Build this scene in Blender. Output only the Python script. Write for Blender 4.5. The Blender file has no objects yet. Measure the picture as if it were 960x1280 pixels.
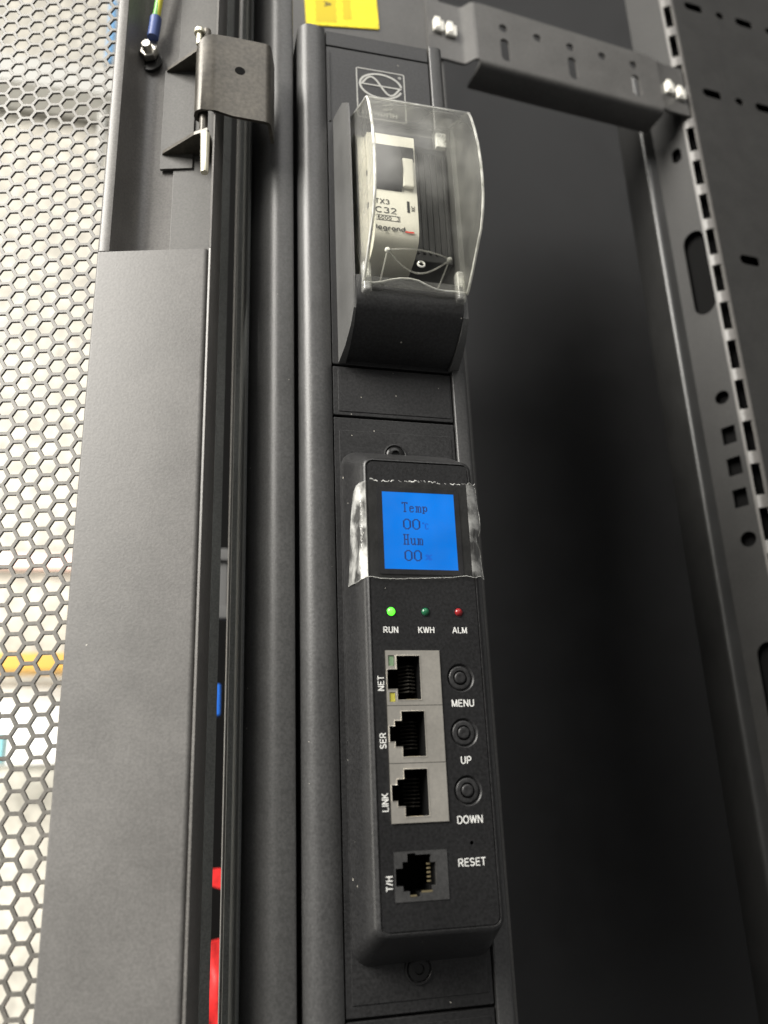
import bpy, bmesh, math, random
from mathutils import Vector, Matrix
from mathutils.geometry import tessellate_polygon
random.seed(7)
MM = 0.001
R = math.radians
scn = bpy.context.scene
COL = scn.collection

# ------------------------------------------------------------------ camera
cd = bpy.data.cameras.new('camera'); cam = bpy.data.objects.new('camera', cd); COL.objects.link(cam)
right = Vector((0.97026693, -0.23902648, -0.0380583)); up = Vector((-0.04077293, -0.31640941, 0.94774609))
fwd = Vector((0.23857842, 0.91801494, 0.31674739))
cam.matrix_world = Matrix(((right.x, up.x, -fwd.x, -53.894 * MM), (right.y, up.y, -fwd.y, -225.799 * MM),
                           (right.z, up.z, -fwd.z, -93.999 * MM), (0, 0, 0, 1)))
cd.sensor_fit = 'AUTO'; cd.sensor_width = 36; cd.lens = 29.15
cd.clip_start = 0.005; cd.clip_end = 50
cd.dof.use_dof = True; cd.dof.focus_distance = 0.262; cd.dof.aperture_fstop = 11
scn.camera = cam

# ------------------------------------------------------------------ light
w = bpy.data.worlds.new('World'); scn.world = w; w.use_nodes = True
bg = w.node_tree.nodes['Background']; bg.inputs['Color'].default_value = (1.0, 0.985, 0.96, 1); bg.inputs['Strength'].default_value = 0.20

def area(name, loc, target, sx, sy, power, color):
    l = bpy.data.lights.new(name, 'AREA'); l.shape = 'RECTANGLE'; l.size = sx; l.size_y = sy; l.energy = power; l.color = color
    o = bpy.data.objects.new(name, l); COL.objects.link(o); o.location = loc
    o.rotation_euler = (Vector(target) - Vector(loc)).to_track_quat('-Z', 'Y').to_euler()
    return o
area('ceiling_lamp', (-1.65, -1.0, 1.35), (0.0, 0.05, 0.05), 1.1, 1.4, 172, (1.0, 0.965, 0.90))
area('front_fill', (0.3, -1.6, 1.9), (0.1, 0.05, 0.1), 1.2, 1.2, 19, (1.0, 0.98, 0.95))  # unseen fill added in front to brighten the rail face
area('backdrop_fill', (-1.0, 0.75, -0.05), (-0.2, 1.25, 0.05), 0.5, 0.9, 20, (1.0, 0.96, 0.87))  # unseen lamp added to brighten the wall behind the door

scn.view_settings.view_transform = 'Standard'; scn.view_settings.look = 'None'
scn.view_settings.gamma = 1; scn.view_settings.exposure = 0; scn.view_settings.use_curve_mapping = False
scn.cycles.use_denoising = True
scn.cycles.max_bounces = 10; scn.cycles.transparent_max_bounces = 24

# ------------------------------------------------------------------ materials
def nodes(name):
    m = bpy.data.materials.new(name); m.use_nodes = True
    nt = m.node_tree; return m, nt, nt.nodes['Principled BSDF']

def plain(name, col, rough=0.5, metal=0.0, spec=0.5, emit=None, es=0.0):
    m, nt, b = nodes(name)
    b.inputs['Base Color'].default_value = (*col, 1); b.inputs['Roughness'].default_value = rough
    b.inputs['Metallic'].default_value = metal; b.inputs['Specular IOR Level'].default_value = spec
    if emit: b.inputs['Emission Color'].default_value = (*emit, 1); b.inputs['Emission Strength'].default_value = es
    return m

def coat(name, col, rough=0.45, grain=1800, bump=0.25, spec=0.5, dust=0.0, vary=0.15, metal=0.0, bdist=0.00006, tone=0.22):
    """textured powder coat / grained plastic: fine relief, slight tone variation, sparse dust specks"""
    m, nt, b = nodes(name); N = nt.nodes; L = nt.links
    b.inputs['Metallic'].default_value = metal; b.inputs['Specular IOR Level'].default_value = spec
    tc = N.new('ShaderNodeTexCoord')
    n1 = N.new('ShaderNodeTexNoise'); n1.inputs['Scale'].default_value = grain; n1.inputs['Detail'].default_value = 3
    n2 = N.new('ShaderNodeTexNoise'); n2.inputs['Scale'].default_value = 45; n2.inputs['Detail'].default_value = 6; n2.inputs['Roughness'].default_value = 0.65
    for n in (n1, n2): L.new(tc.outputs['Object'], n.inputs['Vector'])
    bp = N.new('ShaderNodeBump'); bp.inputs['Strength'].default_value = bump; bp.inputs['Distance'].default_value = bdist
    L.new(n1.outputs['Fac'], bp.inputs['Height']); L.new(bp.outputs['Normal'], b.inputs['Normal'])
    mr = N.new('ShaderNodeMapRange'); mr.inputs['From Min'].default_value = 0.3; mr.inputs['From Max'].default_value = 0.7
    mr.inputs['To Min'].default_value = 1 - vary; mr.inputs['To Max'].default_value = 1 + vary
    L.new(n2.outputs['Fac'], mr.inputs['Value'])
    mx = N.new('ShaderNodeMix'); mx.data_type = 'RGBA'; mx.blend_type = 'MULTIPLY'; mx.inputs['Factor'].default_value = 1
    mx.inputs['A'].default_value = (*col, 1)
    cb = N.new('ShaderNodeCombineColor')
    g1 = N.new('ShaderNodeMapRange'); g1.inputs['From Min'].default_value = 0.32; g1.inputs['From Max'].default_value = 0.68
    g1.inputs['To Min'].default_value = 1 - tone; g1.inputs['To Max'].default_value = 1 + tone; L.new(n1.outputs['Fac'], g1.inputs['Value'])
    gm = N.new('ShaderNodeMath'); gm.operation = 'MULTIPLY'; L.new(g1.outputs[0], gm.inputs[0]); L.new(mr.outputs[0], gm.inputs[1])
    for k in range(3): L.new(gm.outputs[0], cb.inputs[k])
    L.new(cb.outputs['Color'], mx.inputs['B'])
    out = mx.outputs['Result']
    rr = N.new('ShaderNodeMapRange'); rr.inputs['To Min'].default_value = rough - 0.07; rr.inputs['To Max'].default_value = rough + 0.07
    L.new(n2.outputs['Fac'], rr.inputs['Value']); L.new(rr.outputs['Result'], b.inputs['Roughness'])
    if dust > 0:
        v = N.new('ShaderNodeTexVoronoi'); v.inputs['Scale'].default_value = 260; v.inputs['Randomness'].default_value = 1
        nd = N.new('ShaderNodeTexNoise'); nd.inputs['Scale'].default_value = 120; nd.inputs['Detail'].default_value = 2
        L.new(tc.outputs['Object'], v.inputs['Vector']); L.new(tc.outputs['Object'], nd.inputs['Vector'])
        # a speck only in cells whose random colour is high, of a size that varies
        sc = N.new('ShaderNodeSeparateColor'); L.new(v.outputs['Color'], sc.inputs['Color'])
        g = N.new('ShaderNodeMath'); g.operation = 'GREATER_THAN'; g.inputs[1].default_value = 1 - dust; L.new(sc.outputs[0], g.inputs[0])
        sz = N.new('ShaderNodeMath'); sz.operation = 'MULTIPLY'; sz.inputs[1].default_value = 0.095; L.new(sc.outputs[1], sz.inputs[0])
        lt = N.new('ShaderNodeMath'); lt.operation = 'LESS_THAN'; L.new(v.outputs['Distance'], lt.inputs[0]); L.new(sz.outputs[0], lt.inputs[1])
        mu = N.new('ShaderNodeMath'); mu.operation = 'MULTIPLY'; L.new(g.outputs[0], mu.inputs[0]); L.new(lt.outputs[0], mu.inputs[1])
        m2 = N.new('ShaderNodeMath'); m2.operation = 'MULTIPLY'; m2.inputs[1].default_value = 0.7; L.new(mu.outputs[0], m2.inputs[0])
        dm = N.new('ShaderNodeMix'); dm.data_type = 'RGBA'; dm.inputs['B'].default_value = (0.6, 0.57, 0.5, 1)
        L.new(m2.outputs[0], dm.inputs['Factor']); L.new(out, dm.inputs['A']); out = dm.outputs['Result']
    L.new(out, b.inputs['Base Color'])
    return m

def clear(name, haze=0.05, rough=0.07, tint=(0.95, 0.95, 0.93), wr=0.0, refl=0.5, wscale=180, base=0.04, lo=0.4, hi=2.2, f0=0.35, f1=0.75):
    """thin clear plastic: see-through, glossy towards grazing angles, faint milky haze and scratches"""
    m = bpy.data.materials.new(name); m.use_nodes = True; nt = m.node_tree; N = nt.nodes; L = nt.links
    N.remove(N['Principled BSDF'])
    t = N.new('ShaderNodeBsdfTransparent'); t.inputs['Color'].default_value = (*tint, 1)
    g = N.new('ShaderNodeBsdfGlossy'); g.inputs['Roughness'].default_value = rough
    d = N.new('ShaderNodeBsdfDiffuse'); d.inputs['Color'].default_value = (0.8, 0.8, 0.77, 1)
    fr = N.new('ShaderNodeLayerWeight'); fr.inputs['Blend'].default_value = 0.5
    pw = N.new('ShaderNodeMath'); pw.operation = 'POWER'; pw.inputs[1].default_value = 4.0; L.new(fr.outputs['Facing'], pw.inputs[0])
    fm = N.new('ShaderNodeMath'); fm.operation = 'MULTIPLY_ADD'; fm.inputs[1].default_value = refl; fm.inputs[2].default_value = base; L.new(pw.outputs[0], fm.inputs[0])
    tc = N.new('ShaderNodeTexCoord')
    n = N.new('ShaderNodeTexNoise'); n.inputs['Scale'].default_value = wscale; n.inputs['Detail'].default_value = 5; L.new(tc.outputs['Object'], n.inputs['Vector'])
    hz = N.new('ShaderNodeMapRange'); hz.inputs['From Min'].default_value = f0; hz.inputs['From Max'].default_value = f1
    hz.inputs['To Min'].default_value = haze * lo; hz.inputs['To Max'].default_value = haze * hi; L.new(n.outputs['Fac'], hz.inputs['Value'])
    a = N.new('ShaderNodeMixShader'); L.new(hz.outputs[0], a.inputs[0]); L.new(t.outputs[0], a.inputs[1]); L.new(d.outputs[0], a.inputs[2])
    c = N.new('ShaderNodeMixShader'); L.new(fm.outputs[0], c.inputs[0]); L.new(a.outputs[0], c.inputs[1]); L.new(g.outputs[0], c.inputs[2])
    if wr:
        bp = N.new('ShaderNodeBump'); bp.inputs['Strength'].default_value = wr; bp.inputs['Distance'].default_value = 0.0006
        L.new(n.outputs['Fac'], bp.inputs['Height']); L.new(bp.outputs['Normal'], g.inputs['Normal']); L.new(bp.outputs['Normal'], fr.inputs['Normal'])
    L.new(c.outputs[0], N['Material Output'].inputs['Surface'])
    return m

M = {}
M['door'] = coat('door_grey_coat', (0.118, 0.114, 0.109), 0.52, 1300, 0.5, dust=0.02, bdist=0.00008, tone=0.12, vary=0.14)
M['rim'] = coat('door_rim_coat', (0.105, 0.10, 0.094), 0.42, 1500, 0.3)
M['mesh'] = coat('perforated_coat', (0.125, 0.118, 0.105), 0.45, 1500, 0.2)
M['post'] = coat('post_black_coat', (0.055, 0.055, 0.054), 0.45, 1300, 0.55, dust=0.14, bdist=0.00008)
M['dark'] = coat('channel_dark', (0.065, 0.068, 0.066), 0.7, 1500, 0.2, spec=0.2)
M['body'] = coat('aluminium_black_coat', (0.047, 0.047, 0.047), 0.44, 1300, 0.6, dust=0.16, bdist=0.00008)
M['panel'] = coat('panel_black_plastic', (0.017, 0.017, 0.0175), 0.42, 1200, 0.6, tone=0.35, dust=0.18, spec=0.35)
M['housing'] = coat('housing_black_plastic', (0.020, 0.020, 0.0205), 0.40, 1200, 0.6, tone=0.35, dust=0.18, spec=0.4)
M['face'] = coat('face_black_plastic', (0.0095, 0.0095, 0.010), 0.48, 1200, 0.8, tone=0.4, dust=0.10, spec=0.3)
M['flank'] = coat('cheek_sheen_plastic', (0.085, 0.085, 0.083), 0.42, 2200, 0.5, dust=0.30)  # lighter than the housing: gloss on the cheeks put into the colour
M['recess'] = coat('recess_shade_coat', (0.06, 0.058, 0.054), 0.5, 1500, 0.25)  # door coat made darker; shade inside the recess is in the colour
M['rail'] = coat('rail_shaded_steel', (0.026, 0.0255, 0.0245), 0.55, 1500, 0.2, spec=0.35)  # rack steel made darker, with neighbouring parts' shade put into the colour
M['inner'] = coat('inner_post_coat', (0.024, 0.024, 0.0235), 0.33, 1500, 0.15)
M['steel_dark'] = coat('rack_dark_steel', (0.075, 0.073, 0.07), 0.45, 1500, 0.2)
M['rear'] = coat('rear_panel_coat', (0.017, 0.017, 0.0175), 0.5, 1500, 0.1)
M['shield'] = coat('nickel_shield', (0.80, 0.76, 0.68), 0.30, 1100, 0.10, metal=0.9, vary=0.12, tone=0.05)
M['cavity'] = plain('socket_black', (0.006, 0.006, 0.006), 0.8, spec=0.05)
M['gold'] = plain('gold_contact', (0.75, 0.62, 0.36), 0.3, 1.0)
M['contact'] = plain('dull_contact', (0.16, 0.15, 0.13), 0.4, 0.8)
M['socket'] = coat('socket_plastic', (0.035, 0.035, 0.035), 0.42, 1500, 0.2)
M['ink'] = plain('white_print', (0.62, 0.62, 0.60), 0.6)
M['inkgrey'] = plain('grey_print', (0.36, 0.36, 0.34), 0.6)
M['screen'] = plain('lcd_backlight', (0.0, 0.01, 0.05), 0.3, spec=0.1, emit=(0.0, 0.208, 0.83), es=1.0)
def uneven_backlight(m):
    nt = m.node_tree; b = nt.nodes['Principled BSDF']; tc = nt.nodes.new('ShaderNodeTexCoord'); n = nt.nodes.new('ShaderNodeTexNoise')
    n.inputs['Scale'].default_value = 70; n.inputs['Detail'].default_value = 1; nt.links.new(tc.outputs['Object'], n.inputs['Vector'])
    r = nt.nodes.new('ShaderNodeMapRange'); r.inputs['From Min'].default_value = 0.3; r.inputs['From Max'].default_value = 0.7
    r.inputs['To Min'].default_value = 0.90; r.inputs['To Max'].default_value = 1.08
    nt.links.new(n.outputs['Fac'], r.inputs['Value']); nt.links.new(r.outputs[0], b.inputs['Emission Strength'])
uneven_backlight(M['screen'])
M['lcdink'] = plain('lcd_ink', (0.0, 0.01, 0.05), 0.5, emit=(0.0, 0.014, 0.11), es=1.0)
M['lcdfaint'] = plain('lcd_faint_ink', (0.0, 0.02, 0.12), 0.3, emit=(0.0, 0.09, 0.5), es=1.0)
M['bezel'] = plain('bezel_black', (0.012, 0.012, 0.014), 0.2)
M['led_on'] = plain('led_green_lit', (0.05, 0.6, 0.05), 0.25, emit=(0.10, 1.0, 0.03), es=2.2)
M['led_green'] = plain('led_green_off', (0.012, 0.10, 0.045), 0.2)
M['led_red'] = plain('led_red_off', (0.22, 0.012, 0.014), 0.2)
M['jack_green'] = plain('jack_led_green', (0.13, 0.20, 0.12), 0.25)
M['jack_yellow'] = plain('jack_led_yellow', (0.34, 0.31, 0.05), 0.25)
M['breaker'] = coat('breaker_ivory', (0.73, 0.71, 0.63), 0.4, 1500, 0.08, vary=0.04, tone=0.04)
M['toggle'] = plain('toggle_black', (0.014, 0.014, 0.015), 0.45, spec=0.35)
M['print_dark'] = plain('dark_print', (0.035, 0.035, 0.035), 0.6)
M['print_red'] = plain('red_print', (0.65, 0.06, 0.04), 0.6)
M['clear'] = clear('clear_cover_plastic', 0.04, 0.34, refl=0.55, base=0.006, wscale=90)
M['clear_rim'] = clear('milky_glint_plastic', 0.6, 0.12, refl=0.9)  # milky white puts the clear plastic's edge glints into the colour
M['clear_tab'] = clear('clear_tab_plastic', 0.2, 0.2, refl=0.8)
M['film'] = clear('protective_film', 0.006, 0.10, wr=0.25, refl=0.5, wscale=160, base=0.02)
M['film_wing'] = clear('folded_film_sheen', 0.2, 0.10, wr=1.0, refl=0.9, wscale=150, lo=0.2, hi=3.0, f0=0.42, f1=0.66)  # patchy white haze stands in for lamp reflections on the folded ends
M['film_edge'] = clear('film_edge_glint', 0.5, 0.2, wr=0.6, refl=0.9, wscale=900)  # white haze paints the glints along the film edge
M['hinge'] = coat('hinge_steel', (0.062, 0.056, 0.046), 0.4, 700, 0.3, metal=0.35, vary=0.35)
M['zinc'] = plain('zinc_bolt', (0.55, 0.53, 0.48), 0.3, 1.0)
M['pin'] = plain('pin_plated', (0.75, 0.72, 0.58), 0.35, 0.6)
M['blue'] = plain('blue_vinyl', (0.03, 0.06, 0.20), 0.5)
M['clip'] = plain('white_nylon', (0.85, 0.83, 0.76), 0.45)
M['yellow'] = coat('yellow_sticker', (0.85, 0.68, 0.0), 0.45, 600, 0.05, vary=0.03)
M['yellow_dark'] = plain('yellow_sticker_field', (0.60, 0.46, 0.0), 0.5)
M['screw'] = plain('black_screw', (0.02, 0.02, 0.02), 0.3, 0.6)
M['red'] = coat('red_plastic', (0.70, 0.03, 0.03), 0.4, 300, 0.3)
M['bluebox'] = plain('blue_plastic', (0.02, 0.15, 0.65), 0.4)
M['greybox'] = plain('grey_plastic', (0.10, 0.10, 0.10), 0.6)
M['paleblue'] = plain('pale_blue_jacket', (0.16, 0.33, 0.55), 0.5)
M['orange'] = plain('orange_paint', (0.55, 0.30, 0.05), 0.5)
M['cyan'] = plain('cyan_plastic', (0.25, 0.62, 0.70), 0.5)
M['pink'] = plain('pink_print', (0.72, 0.52, 0.47), 0.6)
M['lightgrey'] = plain('light_grey_paint', (0.42, 0.42, 0.40), 0.6)
M['wall'] = coat('cream_wall', (0.45, 0.432, 0.385), 0.8, 60, 0.1, vary=0.25, tone=0.1, spec=0.2)
M['white'] = plain('lit_area_white', (0.9, 0.9, 0.88), 0.4)

def wire_material():
    m, nt, b = nodes('yellow_green_wire'); N = nt.nodes; L = nt.links
    tc = N.new('ShaderNodeTexCoord'); sp = N.new('ShaderNodeSeparateXYZ'); L.new(tc.outputs['Object'], sp.inputs[0])
    mm_ = N.new('ShaderNodeMath'); mm_.operation = 'GREATER_THAN'; mm_.inputs[1].default_value = 0.0003; L.new(sp.outputs[0], mm_.inputs[0])
    mx = N.new('ShaderNodeMix'); mx.data_type = 'RGBA'; mx.inputs['A'].default_value = (0.10, 0.30, 0.05, 1); mx.inputs['B'].default_value = (0.62, 0.58, 0.04, 1)
    L.new(mm_.outputs[0], mx.inputs['Factor']); L.new(mx.outputs['Result'], b.inputs['Base Color']); b.inputs['Roughness'].default_value = 0.4
    return m
M['wire'] = wire_material()

# ------------------------------------------------------------------ builders (all lengths in mm)
ident = lambda x, y, z: (x, y, z)
class MB:
    def __init__(s, f=ident): s.v = []; s.q = []; s.f = f; s.wn = False
    def add(s, vs, fs):
        b = len(s.v); s.v += [s.f(*p) for p in vs]; s.q += [[b + i for i in f] for f in fs]; return s
    def box(s, x0, x1, y0, y1, z0, z1, bev=0.0, seg=2):
        if not bev:
            vs = [(x, y, z) for x in (x0, x1) for y in (y0, y1) for z in (z0, z1)]
            return s.add(vs, [(0, 1, 3, 2), (4, 6, 7, 5), (0, 4, 5, 1), (2, 3, 7, 6), (0, 2, 6, 4), (1, 5, 7, 3)])
        s.wn = True
        bm = bmesh.new(); bmesh.ops.create_cube(bm, size=1)
        for v in bm.verts: v.co = Vector(((x0 + x1) / 2 + v.co.x * (x1 - x0), (y0 + y1) / 2 + v.co.y * (y1 - y0), (z0 + z1) / 2 + v.co.z * (z1 - z0)))
        bmesh.ops.bevel(bm, geom=list(bm.edges), offset=bev, segments=seg, profile=0.5, affect='EDGES')
        bm.verts.index_update()
        s.add([tuple(v.co) for v in bm.verts], [[v.index for v in f.verts] for f in bm.faces]); bm.free(); return s
    def prism(s, prof, lo, hi, axis='z'):
        """closed 2-D profile swept along an axis: z -> (x,y), x -> (y,z)"""
        n = len(prof)
        P = (lambda p, t: (p[0], p[1], t)) if axis == 'z' else (lambda p, t: (t, p[0], p[1]))
        vs = [P(p, lo) for p in prof] + [P(p, hi) for p in prof]
        tri = tessellate_polygon([[Vector((p[0], p[1], 0)) for p in prof]])
        fs = [(i, (i + 1) % n, n + (i + 1) % n, n + i) for i in range(n)]
        fs += [tuple(t) for t in tri] + [tuple(n + i for i in t) for t in tri]
        return s.add(vs, fs)
    def sheet(s, outline, holes, d0, d1):
        """plate in the (x,z) plane between depths d0 (front) and d1, with real openings"""
        loops = [outline] + holes; pts = [p for l in loops for p in l]; n = len(pts)
        tri = tessellate_polygon([[Vector((p[0], p[1], 0)) for p in l] for l in loops])
        vs = [(p[0], d0, p[1]) for p in pts] + [(p[0], d1, p[1]) for p in pts]
        fs = [tuple(t) for t in tri] + [tuple(n + i for i in t) for t in tri]
        k = 0
        for l in loops:
            m = len(l)
            fs += [(k + i, k + (i + 1) % m, n + k + (i + 1) % m, n + k + i) for i in range(m)]; k += m
        return s.add(vs, fs)
    def loops(s, rings, cap0=True, cap1=True):
        n = len(rings[0]); vs = [p for r in rings for p in r]; fs = []
        for k in range(len(rings) - 1):
            fs += [(k * n + i, k * n + (i + 1) % n, (k + 1) * n + (i + 1) % n, (k + 1) * n + i) for i in range(n)]
        if cap0: fs.append(tuple(range(n)))
        if cap1: fs.append(tuple((len(rings) - 1) * n + i for i in range(n)))
        return s.add(vs, fs)
    def tube(s, path, r, n=10, r1=None):
        P = [Vector(p) for p in path]; rings = []
        for i, p in enumerate(P):
            t = (P[min(i + 1, len(P) - 1)] - P[max(i - 1, 0)]).normalized()
            a = t.cross(Vector((0.3, 0.2, 1)) if abs(t.z) < 0.9 else Vector((1, 0.1, 0))).normalized(); b = t.cross(a)
            rr = r if r1 is None else r + (r1 - r) * i / (len(P) - 1)
            rings.append([tuple(p + a * rr * math.cos(k * 2 * math.pi / n) + b * rr * math.sin(k * 2 * math.pi / n)) for k in range(n)])
        return s.loops(rings)
    def lathe(s, c, prof, n=28, cap1=False):
        """turned about the depth (y) axis through c: prof is (radius, y)"""
        return s.loops([[(c[0] + r * math.cos(k * 2 * math.pi / n), c[1] + y, c[2] + r * math.sin(k * 2 * math.pi / n)) for k in range(n)] for r, y in prof], cap0=prof[0][0] < 0.1, cap1=prof[-1][0] < 0.1 or cap1)
    def ribbon(s, pts, w, y, closed=False):
        """flat printed line of width w in the (x,z) plane at depth y"""
        n = len(pts); P = [Vector((p[0], p[1])) for p in pts]; L = []; Rr = []
        for i in range(n):
            a = P[i - 1] if (i > 0 or closed) else P[0]; b = P[(i + 1) % n] if (i < n - 1 or closed) else P[-1]
            t = (b - a).normalized(); nn = Vector((-t.y, t.x)) * w / 2
            L.append(P[i] + nn); Rr.append(P[i] - nn)
        vs = [(p.x, y, p.y) for p in L] + [(p.x, y, p.y) for p in Rr]
        return s.add(vs, [(i, (i + 1) % n, n + (i + 1) % n, n + i) for i in range(n if closed else n - 1)])
    def build(s, name, mat, parent=None, smooth=40, flip_ok=True):
        me = bpy.data.meshes.new(name)
        org = Vector((0, 0, 0)); p = parent
        while p is not None: org += p.location; p = p.parent
        me.from_pydata([(x * MM - org.x, y * MM - org.y, z * MM - org.z) for x, y, z in s.v], [], s.q)
        bm = bmesh.new(); bm.from_mesh(me); bmesh.ops.recalc_face_normals(bm, faces=bm.faces); bm.to_mesh(me); bm.free()
        if smooth:
            for f in me.polygons: f.use_smooth = True
            me.set_sharp_from_angle(angle=R(smooth))
        me.materials.append(M[mat] if isinstance(mat, str) else mat)
        o = bpy.data.objects.new(name, me); COL.objects.link(o)
        if parent: o.parent = parent
        if s.wn: o.modifiers.new('weighted_normals', 'WEIGHTED_NORMAL').keep_sharp = True
        return o

def thing(name, label, cat, loc=(0, 0, 0), group=None):
    o = bpy.data.objects.new(name, None); COL.objects.link(o); o.empty_display_size = 0.01
    o.location = Vector(loc) * MM; o['label'] = label; o['category'] = cat
    if group: o['group'] = group
    return o
def tag(o, label, cat, group=None):
    o['label'] = label; o['category'] = cat
    if group: o['group'] = group
    return o
def struct(o): o['kind'] = 'structure'; return o

def circle(cx, cz, r, n=20, sx=1.0, sz=1.0): return [(cx + r * sx * math.cos(k * 2 * math.pi / n), cz + r * sz * math.sin(k * 2 * math.pi / n)) for k in range(n)]
def stadium(cx, cz, L, r, vertical=True, n=8):
    """rounded slot of total length L and half-width r"""
    out = []; h = L / 2 - r
    for k in range(n + 1): a = math.pi * k / n; out.append((r * math.cos(a), h + r * math.sin(a)))
    for k in range(n + 1): a = math.pi + math.pi * k / n; out.append((r * math.cos(a), -h + r * math.sin(a)))
    return [(cx + x, cz + z) if vertical else (cx + z, cz - x) for x, z in out]
def rect(x0, x1, z0, z1): return [(x0, z0), (x1, z0), (x1, z1), (x0, z1)]
def rrect(x0, x1, z0, z1, r, n=5):
    o = []
    for cx, cz, a0 in ((x1 - r, z1 - r, 0), (x0 + r, z1 - r, 90), (x0 + r, z0 + r, 180), (x1 - r, z0 + r, 270)):
        for k in range(n + 1): a = R(a0 + 90 * k / n); o.append((cx + r * math.cos(a), cz + r * math.sin(a)))
    return o

def arcp(cx, cy, rx, ry, a0, a1, n=9): return [(cx + rx * math.cos(R(a0 + (a1 - a0) * k / n)), cy + ry * math.sin(R(a0 + (a1 - a0) * k / n))) for k in range(n + 1)]
# printed sans letters drawn as strokes on a unit capital height: (advance width, strokes)
SF = {
'A': (.74, [[(.02, 0), (.35, 1)], [(.39, 1), (.72, 0)], [(.13, .33), (.61, .33)]]),
'C': (.72, [arcp(.38, .5, .36, .46, 45, 315, 16)]),
'D': (.70, [[(.06, .04), (.06, .96), (.32, .96)] + arcp(.32, .5, .36, .46, 80, -80, 12) + [(.32, .04), (.06, .04)]]),
'E': (.62, [[(.60, .95), (.06, .95), (.06, .05), (.62, .05)], [(.06, .52), (.56, .52)]]),
'H': (.70, [[(.06, 0), (.06, 1)], [(.64, 0), (.64, 1)], [(.06, .53), (.64, .53)]]),
'I': (.14, [[(.07, 0), (.07, 1)]]),
'K': (.68, [[(.06, 0), (.06, 1)], [(.64, 1), (.08, .40)], [(.25, .58), (.68, 0)]]),
'L': (.56, [[(.06, 1), (.06, .05), (.56, .05)]]),
'M': (.82, [[(.06, 0), (.06, 1)], [(.76, 0), (.76, 1)], [(.09, .97), (.40, .05)], [(.42, .05), (.73, .97)]]),
'N': (.70, [[(.06, 0), (.06, 1)], [(.64, 0), (.64, 1)], [(.07, .96), (.63, .04)]]),
'O': (.78, [arcp(.39, .5, .36, .46, 0, 360, 24)]),
'P': (.64, [[(.06, 0), (.06, .95), (.36, .95)] + arcp(.36, .70, .24, .25, 80, -80, 10) + [(.36, .45), (.07, .45)]]),
'R': (.70, [[(.06, 0), (.06, .95), (.38, .95)] + arcp(.38, .71, .24, .24, 80, -80, 10) + [(.38, .47), (.07, .47)], [(.36, .46), (.68, 0)]]),
'S': (.66, [arcp(.33, .73, .27, .22, 20, 200, 9) + arcp(.33, .27, .28, .22, 110, -160, 12)]),
'T': (.64, [[(0, .95), (.64, .95)], [(.32, .95), (.32, 0)]]),
'U': (.70, [[(.06, 1), (.06, .36)] + arcp(.35, .34, .29, .29, 190, 350, 10) + [(.64, .36), (.64, 1)]]),
'W': (.98, [[(.03, 1), (.25, .02)], [(.27, .02), (.48, .97)], [(.50, .97), (.71, .02)], [(.73, .02), (.95, 1)]]),
'X': (.68, [[(0, 0), (.66, 1)], [(.02, 1), (.68, 0)]]),
'/': (.34, [[(0, 0), (.32, 1)]]),
'0': (.62, [arcp(.31, .5, .26, .46, 0, 360, 20)]),
'2': (.62, [arcp(.30, .70, .26, .25, 165, -20, 9) + [(.03, .05), (.60, .05)]]),
'3': (.62, [arcp(.28, .73, .25, .22, 150, -80, 9) + arcp(.28, .28, .28, .24, 80, -150, 10)]),
'6': (.62, [arcp(.36, .52, .32, .44, 75, 180, 7) + arcp(.31, .31, .26, .27, 180, 540, 16)]),
' ': (.35, []),
'l': (.14, [[(.07, 0), (.07, 1)]]),
'e': (.60, [[(.05, .36), (.55, .36)] + arcp(.30, .36, .25, .31, 5, 315, 14)]),
'g': (.60, [arcp(.28, .36, .24, .31, 0, 360, 16), [(.53, .68), (.53, -.05)] + arcp(.28, -.05, .25, .20, 0, -150, 8)]),
'r': (.38, [[(.06, 0), (.06, .68)], arcp(.34, .36, .27, .30, 170, 85, 6)]),
'a': (.58, [arcp(.28, .34, .23, .30, 0, 360, 16), [(.52, .68), (.52, 0)]]),
'n': (.58, [[(.06, 0), (.06, .68)], arcp(.29, .40, .23, .26, 180, 0, 8) + [(.52, 0)]]),
'd': (.60, [arcp(.28, .34, .24, .30, 0, 360, 16), [(.53, 1), (.53, 0)]]),
}
def text(body, cap, x, y, z, mat, parent, name='lettering', rot=0.0, sx=1.0, f=ident, bold=0.165):
    """flat printed word facing -y; cap = capital height, (x,z) its centre, bold = stroke width"""
    gap = .17; wd = sum(SF[c][0] + gap for c in body) - gap; c, s_ = math.cos(R(rot)), math.sin(R(rot)); px = -wd / 2; mb = MB(f); k = 0
    for ch in body:
        for st in SF[ch][1]:
            tmp = MB().ribbon([(px * sx + p[0] * sx, p[1] - .5) for p in st], bold, 0)
            vs = [(x + cap * (a * c - b * s_), y - 0.0015 * k, z + cap * (a * s_ + b * c)) for a, _, b in tmp.v]
            mb.add(vs, tmp.q); k += 1
        px += SF[ch][0] + gap
    return mb.build(name, mat, parent, smooth=0)

# ================================================================== SETTING
# room behind the door, seen through the perforations
struct(MB().box(-1800, 420, 1300, 1340, -1200, 2600).build('room_wall', 'wall'))
# cabinet interior: back of the dark bay to the right of the power strip
struct(MB().box(2, 700, 300, 303, -700, 900).build('rear_panel', 'rear'))
struct(MB().box(-1, 1.5, 104, 303, -700, 900).build('light_block_panel', 'rear'))  # added to block room light leaking into the bay
# black backing sheet added so the narrow slot beside the door stays dark
struct(MB().box(-95, -2, 330, 333, -700, 700).build('slot_dark_backing', 'cavity'))

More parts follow.
